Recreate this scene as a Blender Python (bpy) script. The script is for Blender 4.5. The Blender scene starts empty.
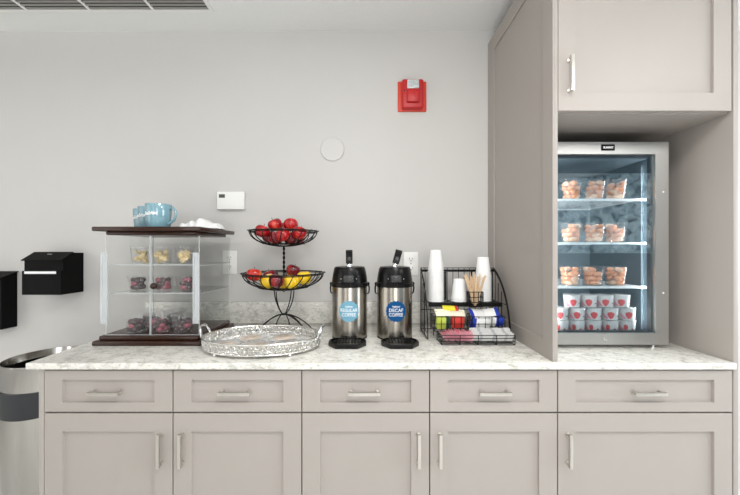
import bpy, bmesh, math, random
from mathutils import Vector, Matrix
PI = math.pi
rng = random.Random(7)
SC = bpy.context.scene
COL = SC.collection

# ---------------------------------------------------------------- camera, world, lights, exposure
CAMD, CAMZ = 1.804, 1.318                       # camera: distance from the back wall, height
def Y(d): return d - CAMD                       # distance from the camera plane -> world y (wall at y=0)
cam = bpy.data.cameras.new('camera'); cam.lens = 16.0; cam.sensor_width = 36.0
cam.shift_x = 0.0031; cam.shift_y = 0.0034; cam.clip_start = 0.05
co = bpy.data.objects.new('camera', cam); COL.objects.link(co)
co.location = (0, -CAMD, CAMZ); co.rotation_euler = (PI/2, 0, 0)
SC.camera = co

w = bpy.data.worlds.new('daylight'); SC.world = w; w.use_nodes = True
bg = w.node_tree.nodes['Background']; bg.inputs[0].default_value = (0.85, 0.93, 1.0, 1); bg.inputs[1].default_value = 1.6

def area(name, loc, rot, sx, sy, power, color=(1, 1, 1)):
    l = bpy.data.lights.new(name, 'AREA'); l.shape = 'RECTANGLE'; l.size = sx; l.size_y = sy
    l.energy = power; l.color = color
    o = bpy.data.objects.new(name, l); COL.objects.link(o); o.location = loc; o.rotation_euler = rot
    return o
area('window_daylight', (0.25, -3.94, 1.55), (-PI/2, 0, PI), 0.8, 1.7, 26, (0.97, 0.98, 1.0))
area('window_daylight', (-1.7, -3.94, 1.55), (-PI/2, 0, PI), 0.5, 1.7, 9, (0.97, 0.98, 1.0))
area('window_daylight', (4.9, -2.0, 1.45), (0, PI/2, 0), 1.8, 2.2, 110, (0.88, 0.94, 1.0))
area('window_daylight', (-3.35, -1.9, 1.45), (0, -PI/2, 0), 1.8, 2.0, 17, (0.99, 0.985, 0.97))  # added left fill for the tall panel and ceiling; that wall has no window
area('ceiling_lamp', (0.30, -1.75, 2.5), (0, 0, 0), 0.55, 0.55, 23, (1.0, 0.985, 0.965))
area('ceiling_lamp', (-1.35, -1.95, 2.5), (0, 0, 0), 0.55, 0.55, 4, (1.0, 0.985, 0.965))
area('ceiling_lamp', (1.9, -2.0, 2.5), (0, 0, 0), 0.55, 0.55, 20, (1.0, 0.985, 0.965))

SC.view_settings.view_transform = 'Standard'; SC.view_settings.look = 'None'
SC.view_settings.gamma = 1.0; SC.view_settings.use_curve_mapping = False
SC.view_settings.exposure = 0.06

# ---------------------------------------------------------------- materials
def srgb(r, g, b):
    f = lambda c: (c/255/12.92) if c/255 <= 0.04045 else ((c/255+0.055)/1.055)**2.4
    return (f(r), f(g), f(b))
def mat(name, col, rough=0.5, metal=0.0, noise=0.0, nscale=30.0, bump=0.0, bscale=200.0, stretch=(1, 1, 1),
        spec=0.5, trans=0.0, emit=0.0, coat=0.0, alpha=1.0, sss=0.0):
    m = bpy.data.materials.new(name); m.use_nodes = True
    nt = m.node_tree; b = nt.nodes['Principled BSDF']
    b.inputs['Base Color'].default_value = (*col, 1); b.inputs['Roughness'].default_value = rough
    b.inputs['Metallic'].default_value = metal; b.inputs['Specular IOR Level'].default_value = spec
    b.inputs['Transmission Weight'].default_value = trans; b.inputs['Coat Weight'].default_value = coat
    b.inputs['Alpha'].default_value = alpha
    if emit:
        b.inputs['Emission Color'].default_value = (*col, 1); b.inputs['Emission Strength'].default_value = emit
    tc = nt.nodes.new('ShaderNodeTexCoord'); mp = nt.nodes.new('ShaderNodeMapping')
    mp.inputs['Scale'].default_value = stretch
    nt.links.new(tc.outputs['Object'], mp.inputs['Vector'])
    n = nt.nodes.new('ShaderNodeTexNoise'); n.inputs['Scale'].default_value = nscale; n.inputs['Detail'].default_value = 4
    nt.links.new(mp.outputs[0], n.inputs['Vector'])
    mx = nt.nodes.new('ShaderNodeMix'); mx.data_type = 'RGBA'
    mx.inputs[6].default_value = (*[max(0, c*(1-noise)) for c in col], 1)
    mx.inputs[7].default_value = (*[min(1, c*(1+noise)) for c in col], 1)
    nt.links.new(n.outputs['Fac'], mx.inputs[0]); nt.links.new(mx.outputs[2], b.inputs['Base Color'])
    if bump:
        n2 = nt.nodes.new('ShaderNodeTexNoise'); n2.inputs['Scale'].default_value = bscale; n2.inputs['Detail'].default_value = 3
        nt.links.new(mp.outputs[0], n2.inputs['Vector'])
        bp = nt.nodes.new('ShaderNodeBump'); bp.inputs['Strength'].default_value = bump; bp.inputs['Distance'].default_value = 0.002
        nt.links.new(n2.outputs['Fac'], bp.inputs['Height']); nt.links.new(bp.outputs[0], b.inputs['Normal'])
    return m
def thin(name, tint, base=0.03, k=1.0, rough=0.02, diff=0.0, dcol=(1, 1, 1), gcol=(1, 1, 1), ior=1.45):
    """a thin clear sheet: transparent + fresnel gloss (+ a little haze)"""
    m = bpy.data.materials.new(name); m.use_nodes = True; nt = m.node_tree
    nt.nodes.remove(nt.nodes['Principled BSDF']); out = nt.nodes['Material Output']
    tr = nt.nodes.new('ShaderNodeBsdfTransparent'); tr.inputs[0].default_value = (*tint, 1)
    gl = nt.nodes.new('ShaderNodeBsdfGlossy'); gl.inputs['Roughness'].default_value = rough; gl.inputs['Color'].default_value = (*gcol, 1)
    lw = nt.nodes.new('ShaderNodeLayerWeight'); lw.inputs[0].default_value = 0.5
    fr = nt.nodes.new('ShaderNodeMath'); fr.operation = 'POWER'; fr.inputs[1].default_value = 4.0
    nt.links.new(lw.outputs['Facing'], fr.inputs[0])
    ma = nt.nodes.new('ShaderNodeMath'); ma.operation = 'MULTIPLY_ADD'; ma.use_clamp = True
    ma.inputs[1].default_value = k; ma.inputs[2].default_value = base
    nt.links.new(fr.outputs[0], ma.inputs[0])
    src = tr
    if diff:
        df = nt.nodes.new('ShaderNodeBsdfDiffuse'); df.inputs[0].default_value = (*dcol, 1)
        m1 = nt.nodes.new('ShaderNodeMixShader'); m1.inputs[0].default_value = diff
        nt.links.new(tr.outputs[0], m1.inputs[1]); nt.links.new(df.outputs[0], m1.inputs[2]); src = m1
    m2 = nt.nodes.new('ShaderNodeMixShader')
    nt.links.new(ma.outputs[0], m2.inputs[0]); nt.links.new(src.outputs[0], m2.inputs[1]); nt.links.new(gl.outputs[0], m2.inputs[2])
    nt.links.new(m2.outputs[0], out.inputs['Surface'])
    return m
def stone():
    m = bpy.data.materials.new('speckled_stone'); m.use_nodes = True; nt = m.node_tree; b = nt.nodes['Principled BSDF']
    b.inputs['Roughness'].default_value = 0.16
    tc = nt.nodes.new('ShaderNodeTexCoord'); mp = nt.nodes.new('ShaderNodeMapping')
    mp.inputs['Scale'].default_value = (0.75, 1.0, 1.3); mp.inputs['Rotation'].default_value = (0.1, 0.2, 0.5)
    nt.links.new(tc.outputs['Object'], mp.inputs['Vector'])
    def noise(sc, det, dist=0.0, rough=0.6):
        n = nt.nodes.new('ShaderNodeTexNoise'); n.inputs['Scale'].default_value = sc; n.inputs['Detail'].default_value = det
        n.inputs['Distortion'].default_value = dist; n.inputs['Roughness'].default_value = rough
        nt.links.new(mp.outputs[0], n.inputs['Vector']); return n.outputs['Fac']
    def ramp(src, a, bb):
        r = nt.nodes.new('ShaderNodeMapRange'); r.inputs[1].default_value = a; r.inputs[2].default_value = bb
        nt.links.new(src, r.inputs[0]); return r.outputs[0]
    cur = None
    base = (*srgb(230, 228, 221), 1)
    layers = [(ramp(noise(30, 8, 0.6, 0.7), 0.47, 0.68), srgb(172, 172, 163), 0.85),
              (ramp(noise(75, 6, 0.4, 0.7), 0.56, 0.70), srgb(152, 136, 112), 0.8),
              (ramp(noise(120, 5, 0.2, 0.7), 0.60, 0.70), srgb(112, 112, 106), 0.75),
              (ramp(noise(55, 6, 0.2, 0.7), 0.56, 0.66), srgb(250, 250, 246), 0.8)]
    for fac, c, amt in layers:
        mu = nt.nodes.new('ShaderNodeMath'); mu.operation = 'MULTIPLY'; mu.inputs[1].default_value = amt
        nt.links.new(fac, mu.inputs[0])
        mx = nt.nodes.new('ShaderNodeMix'); mx.data_type = 'RGBA'
        if cur is None: mx.inputs[6].default_value = base
        else: nt.links.new(cur, mx.inputs[6])
        mx.inputs[7].default_value = (*c, 1); nt.links.new(mu.outputs[0], mx.inputs[0]); cur = mx.outputs[2]
    nt.links.new(cur, b.inputs['Base Color'])
    return m
def apple_skin(name, c1, c2, c3):
    m = bpy.data.materials.new(name); m.use_nodes = True; nt = m.node_tree; b = nt.nodes['Principled BSDF']
    b.inputs['Roughness'].default_value = 0.18; b.inputs['Coat Weight'].default_value = 0.3
    tc = nt.nodes.new('ShaderNodeTexCoord'); mp = nt.nodes.new('ShaderNodeMapping'); mp.inputs['Scale'].default_value = (1, 1, 0.25)
    nt.links.new(tc.outputs['Object'], mp.inputs['Vector'])
    n = nt.nodes.new('ShaderNodeTexNoise'); n.inputs['Scale'].default_value = 28; n.inputs['Detail'].default_value = 6
    nt.links.new(mp.outputs[0], n.inputs['Vector'])
    r = nt.nodes.new('ShaderNodeValToRGB'); e = r.color_ramp.elements
    e[0].position = 0.36; e[0].color = (*c1, 1); e[1].position = 0.72; e[1].color = (*c3, 1)
    x = e.new(0.55); x.color = (*c2, 1)
    nt.links.new(n.outputs['Fac'], r.inputs[0]); nt.links.new(r.outputs[0], b.inputs['Base Color'])
    return m
M = {}
M['wall'] = mat('painted_wall', srgb(206, 204, 201), 0.85, noise=0.015, nscale=6, bump=0.15, bscale=300)
M['ceil'] = mat('ceiling_paint', srgb(236, 237, 235), 0.9, noise=0.02, nscale=60, bump=0.4, bscale=120)
M['floor'] = mat('floor_vinyl', srgb(222, 220, 216), 0.45, noise=0.15, nscale=5, stretch=(1, 6, 1))
M['cab'] = mat('greige_lacquer', srgb(165, 158, 152), 0.42, noise=0.02, nscale=4)
M['dark'] = mat('shadow_gap_board', srgb(70, 66, 62), 0.8)
M['nickel'] = mat('brushed_nickel', (0.62, 0.60, 0.56), 0.3, 1.0, noise=0.05, nscale=200)
M['stone'] = stone()
M['black'] = mat('black_wire_coating', srgb(9, 9, 9), 0.38, noise=0.1, spec=0.2)
M['blackp'] = mat('black_plastic', srgb(9, 9, 10), 0.30, noise=0.1, bump=0.1, bscale=400, spec=0.25)
M['blackbox'] = mat('black_powder_coat', srgb(8, 8, 8), 0.55, noise=0.1, bump=0.2, bscale=500, spec=0.1)
M['steel'] = mat('brushed_steel', (0.33, 0.305, 0.265), 0.24, 1.0, noise=0.10, nscale=12, stretch=(1, 1, 60), bump=0.03, bscale=60)
M['steel_fr'] = mat('fridge_steel', (0.52, 0.51, 0.49), 0.42, 1.0, noise=0.05, nscale=10, stretch=(40, 1, 1))
M['chrome'] = mat('polished_chrome', (0.85, 0.85, 0.85), 0.1, 1.0)
M['white'] = mat('white_plastic', srgb(240, 240, 236), 0.4, noise=0.02)
M['paper'] = mat('white_paper', srgb(244, 244, 243), 0.6, noise=0.02)
M['wood'] = mat('dark_mahogany', srgb(46, 21, 10), 0.34, spec=.25, noise=0.5, nscale=14, stretch=(1, 8, 8), coat=0.3)
M['acrylic'] = thin('clear_acrylic', (0.985, 0.988, 0.986), 0.012, 0.14, 0.03, diff=0.003)
M['edge'] = thin('acrylic_polished_edge', (0.9, 0.92, 0.92), 0.06, 0.6, 0.1, diff=0.34, dcol=(0.93, 0.95, 0.97))
M['shelfac'] = thin('acrylic_shelf', (0.95, 0.955, 0.95), 0.04, 0.6, 0.08, diff=0.12)
M['cupclear'] = thin('clear_cup_plastic', (0.975, 0.975, 0.975), 0.04, 0.9, 0.08, diff=0.05)
M['fglass'] = thin('tinted_fridge_glass', (0.84, 0.88, 0.90), 0.115, 1.0, 0.01, gcol=(0.85, 0.97, 1.0))
M['fint'] = mat('fridge_interior', srgb(90, 104, 111), 0.5, noise=0.06)
M['fshelf'] = mat('white_shelf_strip', srgb(240, 242, 242), 0.4)
M['red'] = mat('alarm_red', srgb(190, 30, 32), 0.4, noise=0.03)
M['lens'] = mat('strobe_lens', (0.62, 0.66, 0.68), 0.12, noise=0.5, nscale=160, coat=0.6)
M['mug'] = mat('teal_glaze', srgb(122, 160, 172), 0.15, noise=0.03, coat=0.5)
M['lblue'] = mat('light_blue_badge', srgb(112, 162, 184), 0.6, spec=.2)
M['dblue'] = mat('dark_blue_badge', srgb(8, 74, 126), 0.6, spec=.15)
M['ink'] = mat('white_print', srgb(252, 252, 252), 0.6)
M['grey'] = mat('grey_plastic', srgb(52, 52, 52), 0.35)
M['lcd'] = mat('display_grey', srgb(74, 80, 72), 0.3)
M['stick'] = mat('birch_wood', srgb(222, 192, 156), 0.7, noise=0.12, nscale=20)
M['cerealA'] = mat('banana_chip', srgb(236, 212, 156), 0.7, noise=0.12, nscale=60)
M['cerealB'] = mat('white_chip', srgb(238, 226, 196), 0.7, noise=0.15, nscale=60)
M['berryA'] = mat('dark_berry', srgb(56, 20, 32), 0.35, noise=0.4, nscale=50)
M['berryB'] = mat('pink_berry', srgb(150, 66, 84), 0.4, noise=0.4, nscale=50)
M['melon'] = mat('orange_melon', srgb(250, 172, 124), 0.4, noise=0.12, nscale=50)
M['melon2'] = mat('pale_melon', srgb(255, 206, 170), 0.4, noise=0.10, nscale=50)
M['yog'] = mat('yogurt_cup_white', srgb(240, 236, 232), 0.4)
M['yogpink'] = mat('yogurt_cup_pink_print', srgb(236, 170, 176), 0.45)
M['straw'] = mat('strawberry_print', srgb(232, 92, 92), 0.45, noise=0.15, nscale=150)
M['yogmark'] = mat('dark_pink_print', srgb(150, 60, 74), 0.45)
M['apple'] = apple_skin('red_apple_skin', srgb(120, 10, 18), srgb(190, 24, 30), srgb(228, 92, 60))
M['appled'] = apple_skin('dark_apple_skin', srgb(66, 8, 22), srgb(128, 16, 32), srgb(190, 60, 50))
M['appleo'] = apple_skin('orange_red_apple_skin', srgb(150, 20, 22), srgb(206, 48, 34), srgb(236, 140, 60))
M['yellow'] = apple_skin('yellow_fruit_skin', srgb(226, 180, 20), srgb(246, 206, 34), srgb(250, 222, 80))
M['stemb'] = mat('brown_stem', srgb(74, 52, 30), 0.8)
M['silver'] = mat('silver_filigree', (0.66, 0.65, 0.62), 0.26, 1.0, noise=0.35, nscale=90, bump=0.3, bscale=150)
M['mirror'] = mat('silver_tray_floor', (0.93, 0.93, 0.92), 0.3, 0.45, noise=0.08, nscale=20)
M['cookie'] = mat('tan_cookie', srgb(222, 186, 134), 0.8, noise=0.2, nscale=60, bump=0.5, bscale=90)
M['wrap'] = thin('crinkled_film', (0.94, 0.95, 0.96), 0.10, 1.4, 0.16, diff=0.34)
M['canrim'] = mat('can_steel', (0.50, 0.49, 0.465), 0.15, 1.0, noise=0.06, nscale=9, stretch=(30, 30, 1))
M['canband'] = mat('dark_grey_band', srgb(44, 46, 50), 0.4)
M['mural'] = None

# ---------------------------------------------------------------- mesh helpers
class MB:
    def __init__(s): s.bm = bmesh.new(); s.mi = 0
    def _m(s, faces):
        for f in faces: f.material_index = s.mi
    def box(s, x0, x1, y0, y1, z0, z1, bev=0.0, seg=2, rot=None):
        n = len(s.bm.faces)
        r = bmesh.ops.create_cube(s.bm, size=1.0); vs = r['verts']
        c = Vector(((x0+x1)/2, (y0+y1)/2, (z0+z1)/2))
        for v in vs:
            p = Vector((v.co.x*(x1-x0), v.co.y*(y1-y0), v.co.z*(z1-z0)))
            if rot is not None: p = rot @ p
            v.co = p + c
        if bev:
            es = {e for v in vs for e in v.link_edges}
            bmesh.ops.bevel(s.bm, geom=list(es), offset=bev, segments=seg, affect='EDGES', profile=0.5)
        s.bm.faces.ensure_lookup_table()
        s._m(s.bm.faces[n:]); return s
    def tube(s, pts, r, n=8, closed=False, cap=True, rad=None, sq=None):
        """sq=(a,b): rectangular section a across, b up"""
        pts = [Vector(p) for p in pts]; k = len(pts); rings = []
        up0 = None
        for i, p in enumerate(pts):
            if closed: t = pts[(i+1) % k] - pts[i-1]
            else: t = pts[min(i+1, k-1)] - pts[max(i-1, 0)]
            t.normalize()
            if up0 is None:
                ref = Vector((0, 0, 1)) if abs(t.z) < 0.9 else Vector((1, 0, 0))
                up0 = (ref - t*ref.dot(t)).normalized()
            else: up0 = (up0 - t*up0.dot(t)).normalized()
            sd = t.cross(up0)
            rr = rad[i] if rad else r
            if sq: ring = [s.bm.verts.new(p + sd*a*sq[0]/2 + up0*b*sq[1]/2) for a, b in ((-1, -1), (1, -1), (1, 1), (-1, 1))]
            else: ring = [s.bm.verts.new(p + (sd*math.cos(2*PI*j/n) + up0*math.sin(2*PI*j/n))*rr) for j in range(n)]
            rings.append(ring)
        m = len(rings[0]); fs = []
        for i in range(k if closed else k-1):
            a, b = rings[i], rings[(i+1) % k]
            for j in range(m): fs.append(s.bm.faces.new((a[j], a[(j+1) % m], b[(j+1) % m], b[j])))
        if cap and not closed: fs.append(s.bm.faces.new(rings[0][::-1])); fs.append(s.bm.faces.new(rings[-1]))
        s._m(fs); return s
    def lathe(s, prof, c=(0, 0, 0), n=32, a0=0.0, a1=2*PI, sx=1.0, sy=1.0, mtx=None):
        full = abs(a1-a0-2*PI) < 1e-6; cnt = n if full else n+1
        rings = []
        for r, z in prof:
            ring = []
            for j in range(cnt):
                a = a0 + (a1-a0)*j/n
                p = Vector((r*math.cos(a)*sx, r*math.sin(a)*sy, z))
                if mtx: p = mtx @ p
                ring.append(s.bm.verts.new(p + Vector(c)))
                if r < 1e-6: break
            rings.append(ring)
        fs = []
        for a, b in zip(rings, rings[1:]):
            for j in range(n):
                j2 = (j+1) % cnt
                if len(a) == 1 and len(b) == 1: break
                if len(a) == 1: fs.append(s.bm.faces.new((a[0], b[j2], b[j])))
                elif len(b) == 1: fs.append(s.bm.faces.new((a[j], a[j2], b[0])))
                else: fs.append(s.bm.faces.new((a[j], a[j2], b[j2], b[j])))
        s._m(fs); return s
    def poly(s, pts, depth, axis='y'):
        """prism of a 2D outline (x,z) extruded along y (or (x,y) along z)"""
        if axis == 'y': a = [s.bm.verts.new((p[0], p[2], p[1])) for p in pts]; dv = Vector((0, depth, 0))
        else: a = [s.bm.verts.new((p[0], p[1], p[2])) for p in pts]; dv = Vector((0, 0, depth))
        b = [s.bm.verts.new(v.co + dv) for v in a]
        fs = [s.bm.faces.new(a), s.bm.faces.new(b[::-1])]
        for i in range(len(a)): fs.append(s.bm.faces.new((a[i], b[i], b[(i+1) % len(a)], a[(i+1) % len(a)])))
        s._m(fs); return s
    def blob(s, c, r, sc=(1, 1, 1), sub=2, jit=0.0, rot=None):
        n = len(s.bm.faces)
        res = bmesh.ops.create_icosphere(s.bm, subdivisions=sub, radius=1.0)
        for v in res['verts']:
            p = v.co.copy()
            if jit: p *= 1 + rng.uniform(-jit, jit)
            p = Vector((p.x*sc[0]*r, p.y*sc[1]*r, p.z*sc[2]*r))
            if rot is not None: p = rot @ p
            v.co = p + Vector(c)
        s.bm.faces.ensure_lookup_table(); s._m(s.bm.faces[n:]); return s
    def build(s, name, m, parent=None, angle=38, loc=None, recalc=True):
        if recalc: bmesh.ops.recalc_face_normals(s.bm, faces=s.bm.faces[:])
        me = bpy.data.meshes.new(name); s.bm.to_mesh(me); s.bm.free()
        me.polygons.foreach_set('use_smooth', [True]*len(me.polygons)); me.set_sharp_from_angle(angle=math.radians(angle))
        for x in (m if isinstance(m, (list, tuple)) else [m]): me.materials.append(x)
        o = bpy.data.objects.new(name, me); COL.objects.link(o)
        if parent: o.parent = parent
        if loc: o.location = loc
        return o
def thing(name, label, cat, loc=(0, 0, 0), rz=0.0, group=None):
    o = bpy.data.objects.new(name, None); COL.objects.link(o); o.location = loc; o.rotation_euler = (0, 0, rz)
    o.empty_display_size = 0.05
    return tag(o, label, cat, group)
def tag(o, label, cat, group=None):
    o['label'] = label; o['category'] = cat
    if group: o['group'] = group
    return o
def struct(o, label=None):
    o['kind'] = 'structure'
    if label: o['label'] = label
    return o
def dup(root, loc, rot=None, label=None, group=None):
    def cp(o, par):
        c = o.copy(); COL.objects.link(c)
        if par: c.parent = par
        for ch in o.children: cp(ch, c)
        return c
    r = cp(root, None); r.location = loc
    if rot is not None: r.rotation_euler = rot
    if label: r['label'] = label
    if group: r['group'] = group
    return r
class Kit:
    """first placement moves the master itself, later ones copy it"""
    def __init__(s, root): s.root = root; s.used = False
    def place(s, loc, rot=None, label=None, group=None):
        if not s.used:
            s.used = True; r = s.root; r.location = loc
            if rot is not None: r.rotation_euler = rot
            if label: r['label'] = label
            if group: r['group'] = group
            return r
        return dup(s.root, loc, rot, label, group)
def shaker(mb, u0, u1, v0, v1, rail, rec=0.009, thick=0.02, cham=0.003, f=None):
    """framed door panel; f maps (u, v, depth) to a point, depth grows inward from the front"""
    if f is None: f = lambda u, v, d: (u, d, v)
    ru, rv = rail if isinstance(rail, tuple) else (rail, rail)
    def rect(iu, iv, d): return [mb.bm.verts.new(f(*p, d)) for p in ((u0+iu, v0+iv), (u1-iu, v0+iv), (u1-iu, v1-iv), (u0+iu, v1-iv))]
    R = [rect(0, 0, thick), rect(0, 0, 0.0012), rect(0.0012, 0.0012, 0), rect(ru, rv, 0), rect(ru+cham*0.4, rv+cham*0.4, rec), ]
    for a, b in zip(R, R[1:]):
        for j in range(4): mb.bm.faces.new((a[j], a[(j+1) % 4], b[(j+1) % 4], b[j]))
    mb.bm.faces.new(R[-1]); mb.bm.faces.new(R[0][::-1])
    return mb
def text(s, size, m, name, parent, fn=None, ext=0.0004, off=0.0, spacing=1.0, shear=0.0):
    c = bpy.data.curves.new(name, 'FONT'); c.body = s; c.size = size; c.extrude = ext; c.offset = off
    c.align_x = 'CENTER'; c.align_y = 'CENTER'; c.resolution_u = 3; c.space_character = spacing; c.shear = shear
    o = bpy.data.objects.new(name, c); COL.objects.link(o)
    dg = bpy.context.evaluated_depsgraph_get(); me = bpy.data.meshes.new_from_object(o.evaluated_get(dg))
    COL.objects.unlink(o); bpy.data.objects.remove(o)
    me.name = name
    for v in me.vertices:
        x, y, z = v.co
        v.co = Vector(fn(x, y, z)) if fn else Vector((x, -z, y))
    me.materials.clear(); me.materials.append(m)
    ob = bpy.data.objects.new(name, me); COL.objects.link(ob)
    if parent: ob.parent = parent
    return ob
ORD = ['first', 'second', 'third', 'fourth', 'fifth', 'sixth', 'seventh', 'eighth', 'ninth', 'tenth', 'eleventh', 'twelfth', 'thirteenth', 'fourteenth',
       'fifteenth', 'sixteenth', 'seventeenth', 'eighteenth', 'nineteenth', 'twentieth']
def circ(r, z=0, n=48, c=(0, 0), sx=1, sy=1):
    return [(c[0]+r*sx*math.cos(2*PI*i/n), c[1]+r*sy*math.sin(2*PI*i/n), z) for i in range(n)]

# ---------------------------------------------------------------- room shell
XL, XR, YB, H = -3.4, 5.0, -4.0, 2.519
b = MB(); b.box(XL-.1, XR+.1, YB-.1, 0.1, -0.1, 0.0); struct(b.build('floor', M['floor']))
b = MB(); b.box(XL-.1, XR+.1, YB-.1, 0.1, H, H+0.1)
ceiling = struct(b.build('ceiling', M['ceil']))
WX0, WX1, WZ0, WZ1 = 2.07, 3.0, 0.35, 2.35           # window in the back wall, right of the cabinets
b = MB(); b.box(XL-.1, WX0, 0, 0.1, 0, H); b.box(WX1, XR+.1, 0, 0.1, 0, H)
b.box(WX0, WX1, 0, 0.1, 0, WZ0); b.box(WX0, WX1, 0, 0.1, WZ1, H)
struct(b.build('wall_back', M['wall']))
b = MB(); b.box(XL-.1, XL, YB, 0, 0, H); struct(b.build('wall_left', M['wall']))
b = MB(); b.box(XR, XR+.1, YB, 0, 0, H); struct(b.build('wall_right', M['wall']))
b = MB(); b.box(XL-.1, XR+.1, YB-.1, YB, 0, H); struct(b.build('wall_rear', M['wall']))
M['frame_white'] = mat('window_frame_white', srgb(238, 240, 242), 0.4)
b = MB()
for x0, x1, z0, z1 in ((WX0, WX0+.05, WZ0, WZ1), (WX1-.05, WX1, WZ0, WZ1), (WX0, WX1, WZ0, WZ0+.05), (WX0, WX1, WZ1-.05, WZ1), (WX0, WX1, 0.9, 0.94)):
    b.box(x0, x1, 0.02, 0.07, z0, z1)
wf = struct(b.build('window_1', M['frame_white']))
b = MB(); b.box(WX0+.04, WX1-.04, 0.042, 0.048, WZ0+.04, WZ1-.04); b.build('pane', thin('window_glass', (0.98, 0.99, 1), 0.02, 0.6), wf)
# rear windows behind the camera: frames round the daylight openings
for i, (cx, hw) in enumerate(((0.25, 0.4), (-1.7, 0.25))):
    b = MB()
    for x0, x1, z0, z1 in ((cx-hw-.06, cx-hw, .64, 2.46), (cx+hw, cx+hw+.06, .64, 2.46), (cx-hw, cx+hw, .64, .70), (cx-hw, cx+hw, 2.40, 2.46)):
        b.box(x0, x1, YB, YB+.07, z0, z1)
    struct(b.build('window_%d' % (i+2), M['frame_white']))
# mottled wallcovering with an arched top on the rear wall, mirrored in the fridge door
mm = bpy.data.materials.new('mottled_wallcovering'); mm.use_nodes = True; nt = mm.node_tree; pb = nt.nodes['Principled BSDF']
pb.inputs['Roughness'].default_value = 0.8
n = nt.nodes.new('ShaderNodeTexNoise'); n.inputs['Scale'].default_value = 8.0; n.inputs['Detail'].default_value = 8; n.inputs['Distortion'].default_value = 0.8
tc = nt.nodes.new('ShaderNodeTexCoord'); nt.links.new(tc.outputs['Object'], n.inputs['Vector'])
r = nt.nodes.new('ShaderNodeValToRGB'); e = r.color_ramp.elements
e[0].position = 0.38; e[0].color = (*srgb(30, 42, 52), 1); e[1].position = 0.66; e[1].color = (*srgb(220, 228, 228), 1)
x = e.new(0.46); x.color = (*srgb(150, 166, 172), 1)
nt.links.new(n.outputs['Fac'], r.inputs[0]); nt.links.new(r.outputs[0], pb.inputs['Base Color'])
b = MB()
arc = [(2.2, 1.28), (4.7, 1.28)] + [(4.7-2.5*i/16, 2.18+0.30*math.cos((i/16-0.1)*PI*0.5)) for i in range(17)]
b.poly([(p[0], p[1], YB+0.004) for p in arc], 0.012)
struct(b.build('trim_3', mm))
b = MB(); b.box(1.75, 4.95, YB+.02, -2.4, 2.45, 2.5185); struct(b.build('trim_5', mat('slate_bulkhead', srgb(50, 60, 68), .7)))  # added unseen bulkhead; keeps the bright ceiling out of the fridge door's reflection
b = MB(); b.box(2.0, 4.9, YB+.001, YB+.03, 0.0, 1.27); struct(b.build('trim_4', mat('dark_dado', srgb(52, 60, 66), 0.6, noise=0.1)))

# ---------------------------------------------------------------- ceiling return grille
vx1, vy1 = -0.79, Y(1.655)
vent = thing('ceiling_vent', 'white linear air grille with dark slots in the ceiling, upper left', 'vent', (0, 0, H))
b = MB()
b.box(-2.62, vx1, vy1-0.018, vy1, -0.006, 0.0, 0.001); b.box(-2.62, vx1, vy1-.42, vy1-.402, -0.006, 0, .001)
b.box(vx1-.0, vx1+.016, vy1-.42, vy1, -0.006, 0, .001); b.box(-2.636, -2.62, vy1-.42, vy1, -.006, 0, .001)
b.build('frame', M['white'], vent)
b = MB(); b.box(-2.62, vx1, vy1-.402, vy1-.018, -0.0025, -0.0005); b.build('backing', mat('dark_duct', srgb(34, 33, 31), .9), vent)
for i in range(17):
    yy = vy1-.030-i*.0215
    b = MB(); b.box(-2.62, vx1, yy-.0050, yy+.0050, -0.0075, -0.003); b.build('slat', M['grey'] if 0 else mat('slat_white', srgb(150, 149, 144), .5) if i == 0 else bpy.data.materials['slat_white'], vent)
for i in range(6):
    xx = vx1-.275-i*.315
    b = MB(); b.box(xx-.0055, xx+.0055, vy1-.402, vy1-.018, -0.010, -0.0026); b.build('divider', M['white'], vent)

# ---------------------------------------------------------------- base cabinets
DF = 1.171
def pull(name, parent, L, vertical, c):
    """bar pull on two posts; c = centre on the door face"""
    b = MB()
    h = L/2
    def P(a, d, o=0): return (c[0]+(o if vertical else a), c[1]-d, c[2]+(a if vertical else o))
    b.tube([P(-h, .0185), P(-h*.5, .020), P(h*.5, .020), P(h, .0185)], 0, sq=(.0105, .0105))
    for s in (-1, 1):
        b.tube([P(s*(h-.006), .0185), P(s*(h-.008), .010), P(s*(h-.010), -0.001)], 0, sq=(.0085, .009))
        b.tube([P(s*(h-.010), .003), P(s*(h-.010), -.0005)], .0075, 12)
    return b.build(name, M['nickel'], parent)
seams = [-1.1535, -0.6940, -0.2350, 0.2207, 0.6765, 1.3000]
labs = ['greige base cabinet at the left end, beside the steel bin',
        'greige base cabinet below the round silver tray, second from left',
        'greige base cabinet below the two coffee airpots, in the middle of the row',
        'greige base cabinet below the wire condiment rack',
        'widest greige base cabinet, at the right end below the fridge']
hside = ['R', 'L', 'R', 'L', 'L']
G = 0.0018
for i in range(5):
    x0, x1 = seams[i], seams[i+1]
    t = thing('base_cabinet', labs[i], 'cabinet', ((x0+x1)/2, Y(DF), 0), group='row of base cabinets')
    w2 = (x1-x0)/2
    b = MB(); b.box(-w2+.0002, w2-.0002, .022, CAMD-DF-.001, .10, .8955); b.box(-w2+.0002, w2-.0002, .08, CAMD-DF-.001, 0, .10)
    if i == 0: b.box(-w2-.018, -w2, 0, CAMD-DF-.001, 0, .8955, .001)
    b.build('cabinet_body', M['cab'], t)
    b = MB(); shaker(b, -w2+G, w2-G, .7415, .8885, (.064, .033)); dr = b.build('drawer', M['cab'], t)
    xh = -0.005 if i not in (3,) else 0.0
    if i == 4: xh = .004
    pull('handle', dr, .112, False, (xh, 0, .8135))
    b = MB(); shaker(b, -w2+G, w2-G, .105, .7355, .064); do = b.build('door', M['cab'], t)
    pull('handle', do, .118, True, ((w2-.040) if hside[i] == 'R' else (-w2+.035), 0, .612))
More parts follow.
